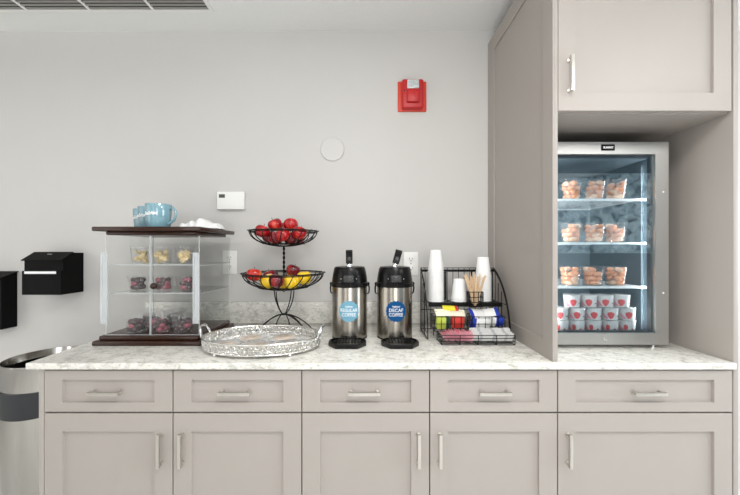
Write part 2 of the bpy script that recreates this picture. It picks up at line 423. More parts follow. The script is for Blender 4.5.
# worktop
b = MB(); b.box(-1.2065, 1.3010, Y(1.158), -0.0005, .896, .919, .0035, 3)
tag(b.build('countertop', M['stone']), 'pale speckled stone worktop running over all the base cabinets', 'countertop')
b = MB(); b.box(-1.2065, .6580, -.0205, -.0005, .9192, 1.036, .002)
tag(b.build('backsplash', M['stone']), 'low speckled stone upstand along the wall behind the airpots', 'backsplash')

# tall side panels and cabinet over the fridge
PX = .6587
b = MB()
shaker(b, .0, CAMD-DF-.001, .9193, 2.445, (.0001, .0001), 0.0001, .018, f=lambda u, v, d: (PX+.006+d*.65, Y(DF)+u, v))
tp = tag(b.build('tall_side_panel', M['cab']), 'tall greige framed panel standing on the worktop left of the fridge', 'panel')
b = MB()
L0, L1, zz0, zz1 = Y(DF), -0.001, .9193, 2.445
b.box(PX, PX+.0058, L0, L0+.067, zz0, zz1); b.box(PX, PX+.0058, L1-.085, L1, zz0, zz1)
b.box(PX, PX+.0058, L0+.067, L1-.085, zz0, zz0+.066); b.box(PX, PX+.0058, L0+.067, L1-.085, zz1-.078, zz1)
b.build('face_frame', M['cab'], tp)
b = MB(); b.box(1.3022, 1.320, Y(DF), -0.001, 0, 2.445, .001)
tag(b.build('end_panel', M['cab']), 'full height greige end panel right of the fridge', 'panel')
t = thing('wall_cabinet', 'greige cabinet with one framed door above the glass fridge', 'cabinet', (.99, Y(DF), 1.81))
a0, a1 = .6768-.99, 1.3018-.99
b = MB(); b.box(a0, a1, .022, CAMD-DF-.001, 0, .635); b.build('cabinet_body', M['cab'], t)
b = MB(); shaker(b, a0+.002, a1-.006, .004, .633, .064); do = b.build('door', M['cab'], t)
pull('handle', do, .126, True, (a0+.040, 0, .129))

# ---------------------------------------------------------------- wall fittings
PXM = CAMD/328.9
def wx(px): return (px-368.3)*PXM*1.0
def wz(py): return CAMZ-(py-250)*PXM
# fire alarm strobe
t = thing('fire_alarm_strobe', 'red fire alarm strobe with clear lens high on the wall', 'alarm', (wx(412.5), 0, wz(97)))
b = MB(); b.box(-.078, .078, -.010, -.0003, -.083, .081, .003); b.build('back_plate', mat('alarm_red_orange', srgb(214, 66, 48), 0.4), t)
b = MB(); b.box(-.058, .058, -.042, -.010, -.077, .080, .010, 3); b.build('housing', M['red'], t)
b = MB(); b.box(-.033, .033, -.060, -.042, -.050, .020, .005, 2) if 1 else b.poly([(-.034, .020, -.045), (.034, .020, -.045), (.034, -.052, -.045), (.026, -.060, -.045), (-.026, -.060, -.045), (-.034, -.052, -.045)][::-1], .006); b.build('sounder_cover', M['red'], t)
b = MB(); b.box(-.032, .032, -.056, -.042, .021, .070, .006, 2)
for k in range(4): b.box(-.030, .030, -.060, -.055, .026+k*.011, .031+k*.011, .002, 1, rot=Matrix.Rotation(.15*(-1)**k, 3, 'Y'))
b.build('strobe_lens', M['lens'], t)
b = MB(); b.tube([(-.045, -.0435, .015), (-.045, -.041, .015)], .0035, 10); b.build('screw', M['black'], t)
# blank round cover
t = thing('round_cover_plate', 'round wall-coloured blank cover plate on the wall', 'cover plate', (wx(333), 0, wz(149.5)))
b = MB(); b.lathe([(0, 0), (.0655, 0), (.0655, .004), (.062, .008), (0, .009)], n=40, mtx=Matrix.Rotation(PI/2, 3, 'X')); b.build('plate', mat('cover_paint', srgb(208, 206, 203), .6), t, loc=(0, -.0003, 0))
for s in (-1, 1):
    b = MB(); b.tube([(s*.03, -.0098, 0), (s*.03, -.0080, 0)], .003, 10); b.build('screw', M['nickel'], t)
# thermostat
t = thing('thermostat', 'white rectangular thermostat with small grey display on the wall', 'thermostat', (wx(232.7), 0, wz(201)))
b = MB(); b.box(-.074, .074, -.024, -.0003, -.049, .048, .004, 3); b.build('housing', M['white'], t)
b = MB(); b.box(-.061, -.029, -.0252, -.0238, .014, .033); b.build('display', M['lcd'], t)
b = MB(); b.box(-.070, .068, -.0246, -.0238, .0030, .0042); b.box(-.070, .068, -.0246, -.0238, -.0345, -.0335); b.build('seam', M['fshelf'], t)
b = MB()
for k in range(2): b.box(-.034+k*.03, -.020+k*.03, -.0248, -.0238, -.041, -.038)
b.box(.020, .042, -.0248, -.0238, -.024, -.021); b.build('button', M['fshelf'], t)
# outlets
def outlet(loc, label):
    t = thing('wall_outlet', label, 'outlet', loc, group='wall outlets')
    b = MB(); b.box(-.040, .040, -.006, -.0003, -.064, .064, .003, 2); b.build('cover_plate', M['white'], t)
    for s in (-1, 1):
        b = MB(); b.lathe([(0, 0), (.018, 0), (.018, .0022), (.0165, .003), (0, .003)], n=24, sy=1.15 if 0 else 1, mtx=Matrix.Rotation(PI/2, 3, 'X'))
        f = b.build('receptacle', M['white'], t, loc=(0, -.0055, s*.0245))
        b = MB(); b.box(-.0085, -.0058, -.0036, -.0025, -.001, .0085); b.box(.0058, .0085, -.0036, -.0025, .0, .0075)
        b.tube([(0, -.0036, -.008), (0, -.0025, -.008)], .003, 10); b.build('slot', M['black'], f)
    b = MB(); b.tube([(0, -.0072, 0), (0, -.0055, 0)], .003, 10); b.build('screw', M['grey'], t)
outlet((wx(411.4), 0, wz(263.7)), 'white wall outlet behind the right-hand airpot and wire rack')
outlet((wx(230.7), 0, wz(262.4)), 'white wall outlet behind the right side of the acrylic display case')

# black wall boxes
t = thing('suggestion_box', 'black wall-mounted drop box with a silver label strip on its front', 'box', (-1.657, 0, 1.090))
b = MB()
prof = [(-.134, 0), (-.134, .122), (-.122, .122), (-.122, .178), (-.069, .2135), (-.001, .2135), (-.001, 0)]
v = [[b.bm.verts.new((sx, p[0], p[1])) for p in prof] for sx in (-.099, .099)]
b.bm.faces.new(v[0]); b.bm.faces.new(v[1][::-1])
for j in range(len(prof)): b.bm.faces.new((v[0][j], v[0][(j+1) % 7], v[1][(j+1) % 7], v[1][j]))
b.build('box_body', M['blackbox'], t, angle=20)
b = MB(); b.tube([(0, -.0665, .2165), (0, -.136, .175)], 0, sq=(.206, .004)); ld = b.build('lid', M['blackbox'], t, angle=20)
b = MB(); b.tube([(.0, -.088, .2065), (.0, -.092, .2042)], 0, sq=(.022, .004)); b.build('lock', M['nickel'], ld)
b = MB(); b.box(-.086, .075, -.1352, -.1338, .107, .1195); b.build('label_strip', M['fshelf'], t)
t = thing('drop_box', 'taller black wall box with slanted lid at the left edge of the picture', 'box', (-2.08, 0, .900))
b = MB()
prof = [(-.080, 0), (-.080, .270), (-.001, .296), (-.001, 0)]
v = [[b.bm.verts.new((sx, p[0], p[1])) for p in prof] for sx in (-.15, .159)]
b.bm.faces.new(v[0]); b.bm.faces.new(v[1][::-1])
for j in range(4): b.bm.faces.new((v[0][j], v[0][(j+1) % 4], v[1][(j+1) % 4], v[1][j]))
b.build('box_body', M['blackbox'], t, angle=20)
b = MB(); b.tube([(.0045, -.001, .3005), (.0045, -.093, .2702)], 0, sq=(.325, .004)); b.build('lid', M['blackbox'], t, angle=20)

# ---------------------------------------------------------------- trash can
t = thing('trash_can', 'round stainless steel bin with dark band left of the counter', 'trash can', (-1.530, Y(1.592), 0))
KC = 1.10
b = MB(); b.lathe([(.152, .806), (.146, .772)], n=64); b.lathe([(.0, .012), (.148, .012), (.150, .02), (.157, .60), (.158, .79)], n=64); b.lathe([(.158, .79), (.158, .803), (.155, .8065), (.152, .806)], n=64)

b.build('can_body', M['canrim'], t)
b = MB(); b.lathe([(.1455, .773), (.138, .70), (.118, .40), (0, .39)], n=48); b.build('liner', M['blackbox'], t)
b = MB()
n_ = 64; prof = [(0.1575, .0), (.1625, .002), (.1635, .5), (.1625, .998), (.158, 1.0)]
rings = []
for r_, q in prof:
    ring = []
    for j in range(n_):
        a = 2*PI*j/n_; x_, y_ = r_*math.cos(a), r_*math.sin(a)
        zlo, zhi = .600+.02*y_/.16, .694+.0*y_/.16
        ring.append(b.bm.verts.new((x_, y_, zlo+(zhi-zlo)*q)))
    rings.append(ring)
for p_, q_ in zip(rings, rings[1:]):
    for j in range(n_): b.bm.faces.new((p_[j], p_[(j+1) % n_], q_[(j+1) % n_], q_[j]))
b.build('band', M['canband'], t)
b = MB(); b.lathe([(.140, 0), (.155, 0), (.155, .014), (.148, .018)], n=48); b.build('base_ring', M['blackp'], t)

t.scale = (KC, KC, 1.0)

# ---------------------------------------------------------------- fruit stand
SX, SD = -0.405, 1.59
zc = .9192
t = thing('fruit_stand', 'black wire two-tier fruit stand on the counter', 'fruit stand', (SX, Y(SD), zc))
U = dict(R=.160, z=1.409-zc, H=.074, c=.18); Lw = dict(R=.190, z=1.207-zc, H=.082, c=.2)
def basket(name, q, nr):
    b = MB(); R, z, Hh, c = q['R'], q['z'], q['H'], q['c']
    b.tube(circ(R, z, 64), .0032, 8, closed=True); b.tube(circ(R*.985, z-.006, 64), .002, 6, closed=True)
    b.tube(circ(R*c, z-Hh*math.cos(math.asin(c)), 24), .0028, 6, closed=True)
    b.tube(circ(R*.62, z-Hh*math.cos(math.asin(.62))-.003, 40), .002, 6, closed=True)
    t0 = math.asin(c)
    for k in range(nr):
        a = 2*PI*(k+.5)/nr; pts = []
        for j in range(9):
            tt = t0+(PI/2-t0)*j/8; tw = a+.22*(j/8)
            rr = R*math.sin(tt)
            pts.append((rr*math.cos(tw), rr*math.sin(tw), z-Hh*math.cos(tt)))
        pts.append((R*1.05*math.cos(a+.23), R*1.05*math.sin(a+.23), z+.002))
        b.tube(pts, .0024, 6)
    for k in range(3):
        a = PI*k/3; r0 = R*c; zz = z-Hh*math.cos(t0)
        b.tube([(r0*math.cos(a), r0*math.sin(a), zz), (-r0*math.cos(a), -r0*math.sin(a), zz)], .0024, 6)
    return b.build(name, M['black'], t)
basket('upper_basket', U, 22); basket('lower_basket', Lw, 26)
b = MB()
zt, zb = U['z']-U['H'], Lw['z']-Lw['H']
b.tube([(0, 0, zb-.01), (0, 0, zt+.004)], .0035, 8)
for ph in (0, PI):
    b.tube([(.0042*math.cos(ph+k*.5), .0042*math.sin(ph+k*.5), zb+(zt-zb)*k/60) for k in range(61)], .0024, 6)
b.build('stem', M['black'], t)
pinch = 1.008-zc
for k in range(4):
    a = PI/4+k*PI/2 + .38; b = MB(); pts = []
    for j in range(11):
        s_ = j/10; zz = zb+(pinch-zb)*s_; rr = .050*math.cos(s_*PI/2)**.75+.008
        pts.append((rr*math.cos(a), rr*math.sin(a), zz))
    b.tube(pts, .0028, 6); b.build('upright', M['black'], t)
for a in (22, 158, 202, 338, 90, 55, 125):
    a = math.radians(a); b = MB(); pts = []
    Rr = .138 if abs(math.sin(a)) < .5 else .12
    for j in range(13):
        s_ = j/12; rr = .007+(Rr-.007)*s_; zz = .0035+(pinch-.0035)*(math.cos(s_*PI/2)**.8)*(1-.15*s_)
        pts.append((rr*math.cos(a), rr*math.sin(a), zz))
    b.tube(pts, .003, 6); b.build('base_leg', M['black'], t)
b = MB(); b.tube(circ(.011, pinch, 16), .004, 6, closed=True); b.build('collar', M['black'], t)

def apple(name, m, r, label, tall=1.0, long=False):
    t = thing(name, label, 'fruit')
    b = MB(); prof = []
    for j in range(19):
        a = -PI/2+PI*j/18; rr = math.cos(a)
        x_ = r*rr*(1+.06*math.sin(a)); z_ = r*.93*tall*math.sin(a)
        if j > 12: z_ -= r*.26*(1-rr)**1.7
        if j < 4: z_ += r*.10*(1-rr)**2
        prof.append((max(0, x_) if 0 < j < 18 else 0, z_))
    b.lathe(prof, n=24)
    o = b.build('flesh_skin' if 0 else 'fruit_body', m, t, angle=80)
    b = MB(); b.tube([(0, 0, r*.62), (.002, 0, r*.80), (.005, .001, r*1.02)], .0014, 6); b.build('stem', M['stemb'], t)
    return t
kits = {'red': Kit(apple('apple', M['apple'], .035, '')), 'dark': Kit(apple('apple', M['appled'], .035, '')),
        'orange': Kit(apple('apple', M['appleo'], .036, '')), 'yellow': Kit(apple('yellow_apple', M['yellow'], .036, '', 1.08))}
def settle(pts, q, r, it=400):
    """rest fruit of radius r in the basket: push apart, keep inside the basket, pull down a little"""
    P = [Vector(p) for p in pts]
    A, B_ = q['R']-r-.002, q['H']-r*.98-.003
    for k in range(it):
        if k < it*.5:
            for p in P: p.z -= .00004
        for i in range(len(P)):
            for j in range(i+1, len(P)):
                d = P[j]-P[i]; L = d.length
                if L < 2*r*.985:
                    d = d.normalized()*(2*r*.985-L)/2; P[i] -= d; P[j] += d
        for p in P:
            rr = math.hypot(p.x, p.y); zz = min(0, p.z-q['z'])
            f = math.sqrt((rr/A)**2+(zz/B_)**2)
            if f > 1 and (zz < 0 or rr > A):
                p.x /= f; p.y /= f
                if zz < 0: p.z = q['z']+zz/f
    return P
def px2(px, py, d):  # picture position of fruit -> offset from stand centre
    return ((px-368.5)*d/328.9-SX, d-SD, CAMZ-(py-250)*d/328.9-zc)
top = [('red', 264, 230, 1.56, 'red apple at the left side of the upper basket'),
       ('red', 276, 223, 1.60, 'red apple on top of the upper basket pile, left one of the two'),
       ('red', 291.5, 223, 1.60, 'red apple on top of the upper basket pile, right one of the two'),
       ('red', 283, 233, 1.51, 'red apple at the front centre of the upper basket'),
       ('red', 300, 231, 1.54, 'red apple at the right side of the upper basket'),
       ('dark', 273, 242, 1.55, 'dark red apple low in the upper basket, left of its centre'),
       ('dark', 291, 242, 1.57, 'dark red apple low in the upper basket, right of its centre'),
       ('red', 284, 227, 1.66, 'red apple at the back of the upper basket'),
       ('dark', 266, 236, 1.64, 'dark red apple at the back left of the upper basket'),
       ('dark', 300, 236, 1.65, 'dark red apple at the back right of the upper basket')]
P = settle([px2(a[1], a[2], a[3]) for a in top], U, .0355)
for a, p in zip(top, P):
    kits[a[0]].place((SX+p.x, Y(SD)+p.y, zc+p.z), (rng.uniform(-.5, .5), rng.uniform(-.5, .5), rng.uniform(0, 6)), a[4], 'fruit in the upper basket')
low = [('orange', 255, 273, 1.57, 'orange-red apple at the left end of the lower basket'),
       ('yellow', 268, 281, 1.56, 'yellow fruit between the left apple and the dark apple in the lower basket'),
       ('dark', 278, 279, 1.47, 'dark red apple at the front of the lower basket'),
       ('yellow', 293, 281, 1.50, 'yellow fruit right of the dark front apple in the lower basket'),
       ('dark', 292, 271, 1.62, 'dark red apple at the back of the lower basket'),
       ('yellow', 305, 276, 1.57, 'yellow fruit at the right end of the lower basket'),
       ('dark', 271, 274, 1.67, 'dark red apple at the back left of the lower basket'),
       ('yellow', 284, 280, 1.60, 'yellow fruit low in the middle of the lower basket')]
P = settle([px2(a[1], a[2], a[3]) for a in low], Lw, .037)
for a, p in zip(low, P):
    kits[a[0]].place((SX+p.x, Y(SD)+p.y, zc+p.z), (rng.uniform(-.5, .5), rng.uniform(-.5, .5), rng.uniform(0, 6)), a[4], 'fruit in the lower basket')

# ---------------------------------------------------------------- oval silver tray
TX, TD, A_, B_ = -0.432, 1.352, .232, .158
t = thing('silver_tray', 'oval silver tray with pierced gallery edge and two handles', 'tray', (TX, Y(TD), zc))
zf, zr = .013, .052
b = MB(); b.lathe([(0, 0), (1.0, 0), (1.004, .003), (1.0, .004), (0, .004)], c=(0, 0, zf-.003), n=72, sx=A_, sy=B_)
for vv in b.bm.verts: pass
b.build('tray_floor', M['mirror'], t)
def ov(a, z, k=1.0): return (A_*k*math.cos(a), B_*k*math.sin(a), z)
b = MB(); n_ = 96
b.tube([ov(2*PI*i/n_, zf, 1.004) for i in range(n_)], .0030, 6, closed=True)
b.tube([ov(2*PI*i/n_, zr, 1.024) for i in range(n_)], .0030, 6, closed=True)
b.build('rim_rail', M['silver'], t)
b = MB(); nn = 46
def wallp(a, u): return Vector(ov(a, zf+(zr-zf)*u, 1.004+.02*u))
def scroll(a, da, u0, ru, turns=1.0, rad=.0024, ph=0):
    b.tube([wallp(a+da*math.cos(ph+2*PI*turns*k/12), u0+ru*math.sin(ph+2*PI*turns*k/12)) for k in range(13)], rad, 5)
for i in range(nn):
    a = 2*PI*i/nn; da = PI/nn
    scroll(a, da*.96, .5, .46); scroll(a, da*.5, .5, .24, rad=.0022)
    scroll(a+da, da*.55, .80, .17); scroll(a+da, da*.55, .20, .17)
    b.blob(wallp(a, .5), .0036, sub=1); b.blob(wallp(a+da, .5), .0032, sub=1)
    b.tube([wallp(a, .02), wallp(a, .98)], .0016, 4)
    b.tube([wallp(a-da, .02), wallp(a, .35)], .0015, 4); b.tube([wallp(a+da, .02), wallp(a, .35)], .0015, 4)
    b.tube([wallp(a-da, .98), wallp(a, .65)], .0015, 4); b.tube([wallp(a+da, .98), wallp(a, .65)], .0015, 4)
b.build('pierced_gallery', M['silver'], t)
for s in (-1, 1):
    b = MB(); pts = []
    for k in range(15):
        q = k/14; yy = -.040+.080*q
        pts.append((s*(A_*1.0+.018*math.sin(q*PI)), yy, zr-.004+.040*min(1, math.sin(q*PI)*1.5)))
    b.tube(pts, .004, 8, rad=[.0036+.0018*abs(math.sin(k*1.1)) for k in range(15)])
    b.build('handle', M['chrome'], t)
for a in (232, 308, 128, 52):
    a = math.radians(a); b = MB(); p = ov(a, 0, .985)
    b.blob((p[0], p[1], .0062), .0062, sub=2); b.tube([(p[0], p[1], .006), (p[0], p[1], zf-.002)], .003, 8); b.build('foot', M['chrome'], t)
def cookie(label):
    t = thing('wrapped_cookie', label, 'cookie')
    b = MB(); b.blob((0, 0, .0065), .044, (1.05, .95, .13), 3, .03); b.build('cookie', M['cookie'], t)
    b = MB(); nx, ny = 15, 13; g = []
    for side in (1, 0):
        rows = []
        for i in range(nx+1):
            row = []
            for j in range(ny+1):
                u, v_ = 2*i/nx-1, 2*j/ny-1
                e_ = max(0, 1-u**4)*max(0, 1-v_**4)
                z_ = (.0150*e_**.5 + rng.uniform(0, .0035) + .002) if side else .0004
                row.append(b.bm.verts.new((u*.066+rng.uniform(-.0015, .0015), v_*.050+rng.uniform(-.0015, .0015), z_)))
            rows.append(row)
        for i in range(nx):
            for j in range(ny): b.bm.faces.new((rows[i][j], rows[i+1][j], rows[i+1][j+1], rows[i][j+1]))
        if side == 1: pass
    b.build('film_wrapper', M['wrap'], t, angle=30)
    return t
kc = Kit(cookie(''))
for (dx, dy, rz, lb) in ((-.140, -.035, .3, 'cookie in clear film at the left of the silver tray'), (-.005, -.05, -.15, 'cookie in clear film at the front centre of the silver tray'),
                     (.135, -.03, .25, 'cookie in clear film at the right of the silver tray'), (-.075, .075, 1.2, 'cookie in clear film at the back left of the silver tray'),
                     (.07, .075, .4, 'cookie in clear film at the back right of the silver tray')):
    kc.place((TX+dx, Y(TD)+dy, zc+zf+.0015), (0, 0, rz), lb, 'wrapped cookies on the silver tray')

# ---------------------------------------------------------------- airpots
def bend(R, cz, dx=0, sc=1.0):
    return lambda x, y, z: (R_(x*sc+dx, R+z)[0], R_(x*sc+dx, R+z)[1], cz+y)
def R_(x, R): return (R*math.sin(x/R), -R*math.cos(x/R))
def airpot(X, bm_, lines, label, tilt):
    t = thing('airpot', label, 'coffee airpot', (X, Y(1.518), zc), group='coffee airpots')
    R = .0800
    b = MB(); b.lathe([(0, .001), (R*.97, .001), (R, .004), (R, .232), (R*.985, .236)], n=64); b.build('steel_body', M['steel'], t)
    b = MB(); b.lathe([(R*.9, 0), (R*1.01, 0), (R*1.01, .006), (R*.98, .007)], n=48); b.build('foot_ring', M['blackp'], t)
    b = MB()
    b.lathe([(R*.95, .232), (R*1.05, .233), (R*1.06, .240), (R*1.06, .250), (R*1.02, .253)], n=48)
    prof = [(R*1.02, .252), (R*1.0, .268), (R*.96, .290), (R*.90, .314), (R*.84, .322), (R*.6, .3245), (0, .325)]
    b.lathe(prof, n=48)
    b.build('lid', M['blackp'], t)
    b = MB(); b.box(-.0225, .0225, -.092, -.058, .258, .288, .004, 2); b.box(-.016, .016, -.0935, -.088, .272, .285, .002)
    sp = b.build('spout', M['grey'], t)
    b = MB(); b.lathe([(.006, -.02), (.0085, 0)], c=(0, -.083, .259), n=16); b.build('nozzle', M['blackp'], sp)
    for s in (-1, 1):
        b = MB(); b.blob((s*.034, -.0745, .272), .0022, sub=1); b.build('lid_button', M['white'], t)
    # pump lever stands up from the lid top
    b = MB(); b.lathe([(.0125, .323), (.0125, .333), (.010, .338), (0, .339)], c=(0, -.030, 0), n=20); b.tube([(0, -.030, .333), (tilt*.3, -.032, .352)], .0068, 12)
    b.build('pump_collar', M['chrome'], t)
    b = MB()
    b.tube([(tilt*.10, -.036, .338), (tilt*.55, -.037, .366), (tilt*.85, -.040, .385), (tilt*1.0, -.046, .396)], 0, sq=(.014, .030))
    lv = b.build('pump_lever', M['blackp'], t)
    b = MB(); b.tube([(tilt*.40, -.0447, .352), (tilt*.62, -.0450, .368)], 0, sq=(.002, .013)); b.build('lever_inlay', M['grey'], lv)
    # carry handle hanging at the back and sides
    b = MB(); pts = [(R*1.08, 0, .244), (R*1.12, .004, .225), (R*1.11, .014, .203)]
    for k in range(1, 12):
        a = PI*k/12; pts.append((R*1.10*math.cos(a), .02+R*1.02*math.sin(a), .196-.012*math.sin(a)))
    pts += [(-R*1.11, .014, .203), (-R*1.12, .004, .225), (-R*1.08, 0, .244)]
    b.tube(pts, .0035, 8)
    for s_ in (-1, 1): b.blob((s_*R*1.07, 0, .244), .007, (1, 1.2, 1.2), 2)
    b.build('carry_handle', M['blackp'], t)
    # scalloped badge wrapped on the body
    b = MB(); Rb = R+.0006; cz = .130; k_ = 96
    cv = b.bm.verts.new((0, -Rb, cz)); prev = None; rings = []
    for q in (.35, .7, 1.0):
        ring = []
        for j in range(k_):
            a = 2*PI*j/k_; rr = .0455*q*(1+(.045*math.cos(18*a) if q == 1.0 else 0)); x_ = rr*math.cos(a)
            X_, Y_ = R_(x_, Rb); ring.append(b.bm.verts.new((X_, Y_, cz+rr*math.sin(a))))
        rings.append(ring)
    for j in range(k_): b.bm.faces.new((cv, rings[0][j], rings[0][(j+1) % k_]))
    for p_, q_ in zip(rings, rings[1:]):
        for j in range(k_): b.bm.faces.new((p_[j], p_[(j+1) % k_], q_[(j+1) % k_], q_[j]))
    bd = b.build('badge', bm_, t)
    text('habitat', .0125, M['ink'], 'badge_lettering', bd, bend(Rb+.0004, cz+.021), shear=.2)
    text(lines[0], .0215, M['ink'], 'badge_lettering', bd, bend(Rb+.0006, cz+.0040, sc=.84 if len(lines[0]) > 5 else .98), off=.0)
    text('COFFEE', .0210, M['ink'], 'badge_lettering', bd, bend(Rb+.0006, cz-.0158, sc=.88), off=.0)
    return t
airpot(-0.083, M['lblue'], ['REGULAR'], 'steel airpot with light blue REGULAR COFFEE badge', 0.0)
airpot(0.124, M['dblue'], ['DECAF'], 'steel airpot with dark blue DECAF COFFEE badge', 0.016)
def drip(X, label):
    t = thing('drip_tray', label, 'drip tray', (X, Y(1.378), zc), group='drip trays')
    o = [(-.078, -.012), (-.078, .022), (-.056, .052), (.056, .052), (.078, .022), (.078, -.012), (.046, -.056), (-.046, -.056)]
    b = MB()
    def ring(k, z): return [b.bm.verts.new((p[0]*k, p[1]*k, z)) for p in o]
    R4 = [ring(.97, 0), ring(1, .003), ring(1, .017), ring(.97, .019), ring(.91, .019), ring(.90, .012)]
    for a, c in zip(R4, R4[1:]):
        for j in range(8): b.bm.faces.new((a[j], a[(j+1) % 8], c[(j+1) % 8], c[j]))
    b.bm.faces.new(R4[0][::-1]); b.bm.faces.new(R4[-1]); b.build('tray_body', M['blackp'], t)
    b = MB()
    for k in range(9):
        xx = -.052+k*.013; L = .044 if abs(xx) < .045 else .022
        b.box(xx-.0022, xx+.0022, -L, .042 if abs(xx) < .045 else .03, .0115, .0165)
    b.box(-.066, .066, -.0015, .0015, .0115, .0155)
    b.build('grate', M['blackp'], t)
drip(-.085, 'black octagonal drip tray in front of the regular coffee airpot')
drip(.135, 'black octagonal drip tray in front of the decaf coffee airpot')

# ---------------------------------------------------------------- acrylic display case
CX0, CX1, CY0, CY1 = -1.146, -.694, Y(1.363), Y(1.715)
ccx, ccy = (CX0+CX1)/2, (CY0+CY1)/2; hw, hd = (CX1-CX0)/2, (CY1-CY0)/2
t = thing('display_case', 'clear acrylic pastry case with dark wooden base and top', 'display case', (ccx, ccy, zc))
b = MB(); b.box(-hw, hw, -hd, hd, 0, .019, .005, 3); b.box(-hw+.016, hw-.016, -hd+.016, hd-.016, .0185, .0375, .006, 3); b.build('wooden_base', M['wood'], t)
zT = 1.3826-zc
b = MB(); b.box(-hw+.034, hw-.030, -hd+.030, hd-.030, zT-.001, zT+.015, .006, 3)
b.box(-hw, hw, -hd, hd, zT+.0145, zT+.0328, .004, 3); b.build('wooden_top', M['wood'], t)
ax0, ax1, ay0, ay1 = -hw+.041, hw-.016, -hd+.022, hd-.020
az0, az1 = .0377, zT-.0012
TH = .004
def sheet(name, bx, m=None, edges=(), parent=t):
    b = MB(); b.box(*bx); o = b.build(name, m or M['acrylic'], parent)
    return o
sheet('side_wall', (ax0, ax0+TH, ay0+.01, ay1, az0, az1)); sheet('side_wall', (ax1-TH, ax1, ay0+.01, ay1, az0, az1))
sheet('back_wall', (ax0+TH, ax1-TH, ay1-TH, ay1, az0, az1))
midx = .004
for (x0, x1) in ((ax0, midx-.001), (midx+.001, ax1)):
    d_ = sheet('door', (x0, x1, ay0, ay0+TH, az0+.003, az1-.004))
    b = MB(); e = .0016
    xa = (x1-e if x0 == ax0 else x0)
    b.box(xa, xa+e, ay0-.0008, ay0+TH+.0004, az0+.003, az1-.004)
    xo = (x0-.0005 if x0 == ax0 else x1-e)
    b.box(xo, xo+.0018, ay0-.0006, ay0+TH+.0004, az0+.003, az1-.004)
    b.box(x0, x1, ay0-.0004, ay0+TH, az0+.003, az0+.0045)
    b.build('polished_edge', M['edge'], d_)
    hx = ax0-.010 if x0 == ax0 else ax1-.020
    b = MB(); b.box(hx, hx+.004, ay0-.014, ay0+.016, .090, .388); b.box(hx+.004, hx+.022, ay0-.006, ay0-.002, .090, .388)
    b.box(hx+.020, hx+.0225, ay0-.0065, ay0-.0015, .090, .388)
    b.build('hinge_strip', M['edge'], d_)
b = MB(); kb = (.028, ay0-.015, .2490+.060)
b.blob((kb[0], kb[1], kb[2]-.060+.0), .0135, sub=3); b.tube([(kb[0], ay0-.012, kb[2]-.060), (kb[0], ay0+.001, kb[2]-.060)], .005, 10); b.build('knob', M['wood'], t)
for zz in (1.257-zc, 1.135-zc):
    sheet('shelf', (ax0+TH+.001, ax1-TH-.001, ay0+.022, ay1-TH-.001, zz-.004, zz), M['shelfac'])
    b = MB(); b.box(ax0+TH+.001, ax1-TH-.001, ay0+.020, ay0+.022, zz-.0046, zz+.0008)
    b.box(ax0+TH, ax0+TH+.006, ay0+.022, ay1-TH-.001, zz-.0065, zz-.0042); b.box(ax1-TH-.006, ax1-TH, ay0+.022, ay1-TH-.001, zz-.0065, zz-.0042)
    b.build('shelf_edge', M['edge'], t)
b = MB()
for xx in (ax0, ax1-.0016):
    b.box(xx, xx+.0016, ay1-.002, ay1+.0004, az0, az1)
b.build('rear_edge', M['edge'], t)

def snack_cup(name, kind, label, r=.042, h=.068, cat='snack cup'):
    t = thing(name, label, cat)
    b = MB(); rb = r*.80
    b.lathe([(0, .001), (rb, .001), (rb+.001, .003), (r, h), (r+.002, h+.001), (r+.002, h+.003), (r-.001, h+.003)], n=28)
    b.build('clear_cup', M['cupclear'], t)
    b = MB()
    b.lathe([(r+.0028, h+.0035), (r+.003, h+.007), (r-.003, h+.0075), (0, h+.0075)], n=28); b.build('clear_lid', M['cupclear'], t)
    rr = random.Random(hash(len(name))+len(kind))
    pts = []
    if kind == 'chips':
        for k in range(26):
            a = rr.uniform(0, 2*PI); q = math.sqrt(rr.random())*(rb-.011); z = .010+(h-.022)*k/26
            b = MB(); rot = Matrix.Rotation(rr.uniform(-1.2, 1.2), 3, 'X') @ Matrix.Rotation(rr.uniform(-1.2, 1.2), 3, 'Y') @ Matrix.Rotation(rr.uniform(0, 6), 3, 'Z')
            b.blob((q*math.cos(a), q*math.sin(a), z), .0125, (1, .85, .30), 2, .06, rot)
            b.build('banana_chip', M['cerealA'] if rr.random() < .7 else M['cerealB'], t)
    elif kind in ('berries', 'mixed'):
        for k in range(15 if kind == 'berries' else 14):
            lay = k//5; a = 2*PI*(k % 5)/5+lay*.6+rr.uniform(-.2, .2); q = (rb-.0135) if k % 5 else .006
            b = MB(); b.blob((q*math.cos(a), q*math.sin(a), .0145+lay*.0165), .0125, (1, 1, .95), 2, .05)
            b.build('berry', M['berryA'] if (rr.random() < (.8 if kind == 'berries' else .5)) else M['berryB'], t)
    elif kind == 'melon':
        for k in range(18):
            lay = k//5; a = 2*PI*(k % 5)/5+lay*.75+rr.uniform(-.2, .2); rl = rb+(r-rb)*(.012+lay*.0185)/h; q = rl-.0155
            b = MB(); rot = Matrix.Rotation(a+PI/2+rr.uniform(-.3, .3), 3, 'Z') @ Matrix.Rotation(rr.uniform(-.5, .5), 3, 'Y')
            b.blob((q*math.cos(a), q*math.sin(a), .0125+lay*.0185), .0118, (1.35, 1.0, .86), 2, .03, rot)
            b.build('melon_chunk', M['melon'] if rr.random() < .6 else M['melon2'], t)
    return t
kch = Kit(snack_cup('snack_cup', 'chips', '')); kbe = Kit(snack_cup('berry_cup', 'berries', '', h=.058)); kmx = Kit(snack_cup('fruit_cup', 'mixed', '', h=.058))
kb3 = Kit(snack_cup('berry_cup', 'berries', '', r=.046, h=.070)); km3 = Kit(snack_cup('fruit_cup', 'mixed', '', r=.046, h=.070))
yc = Y(1.50)
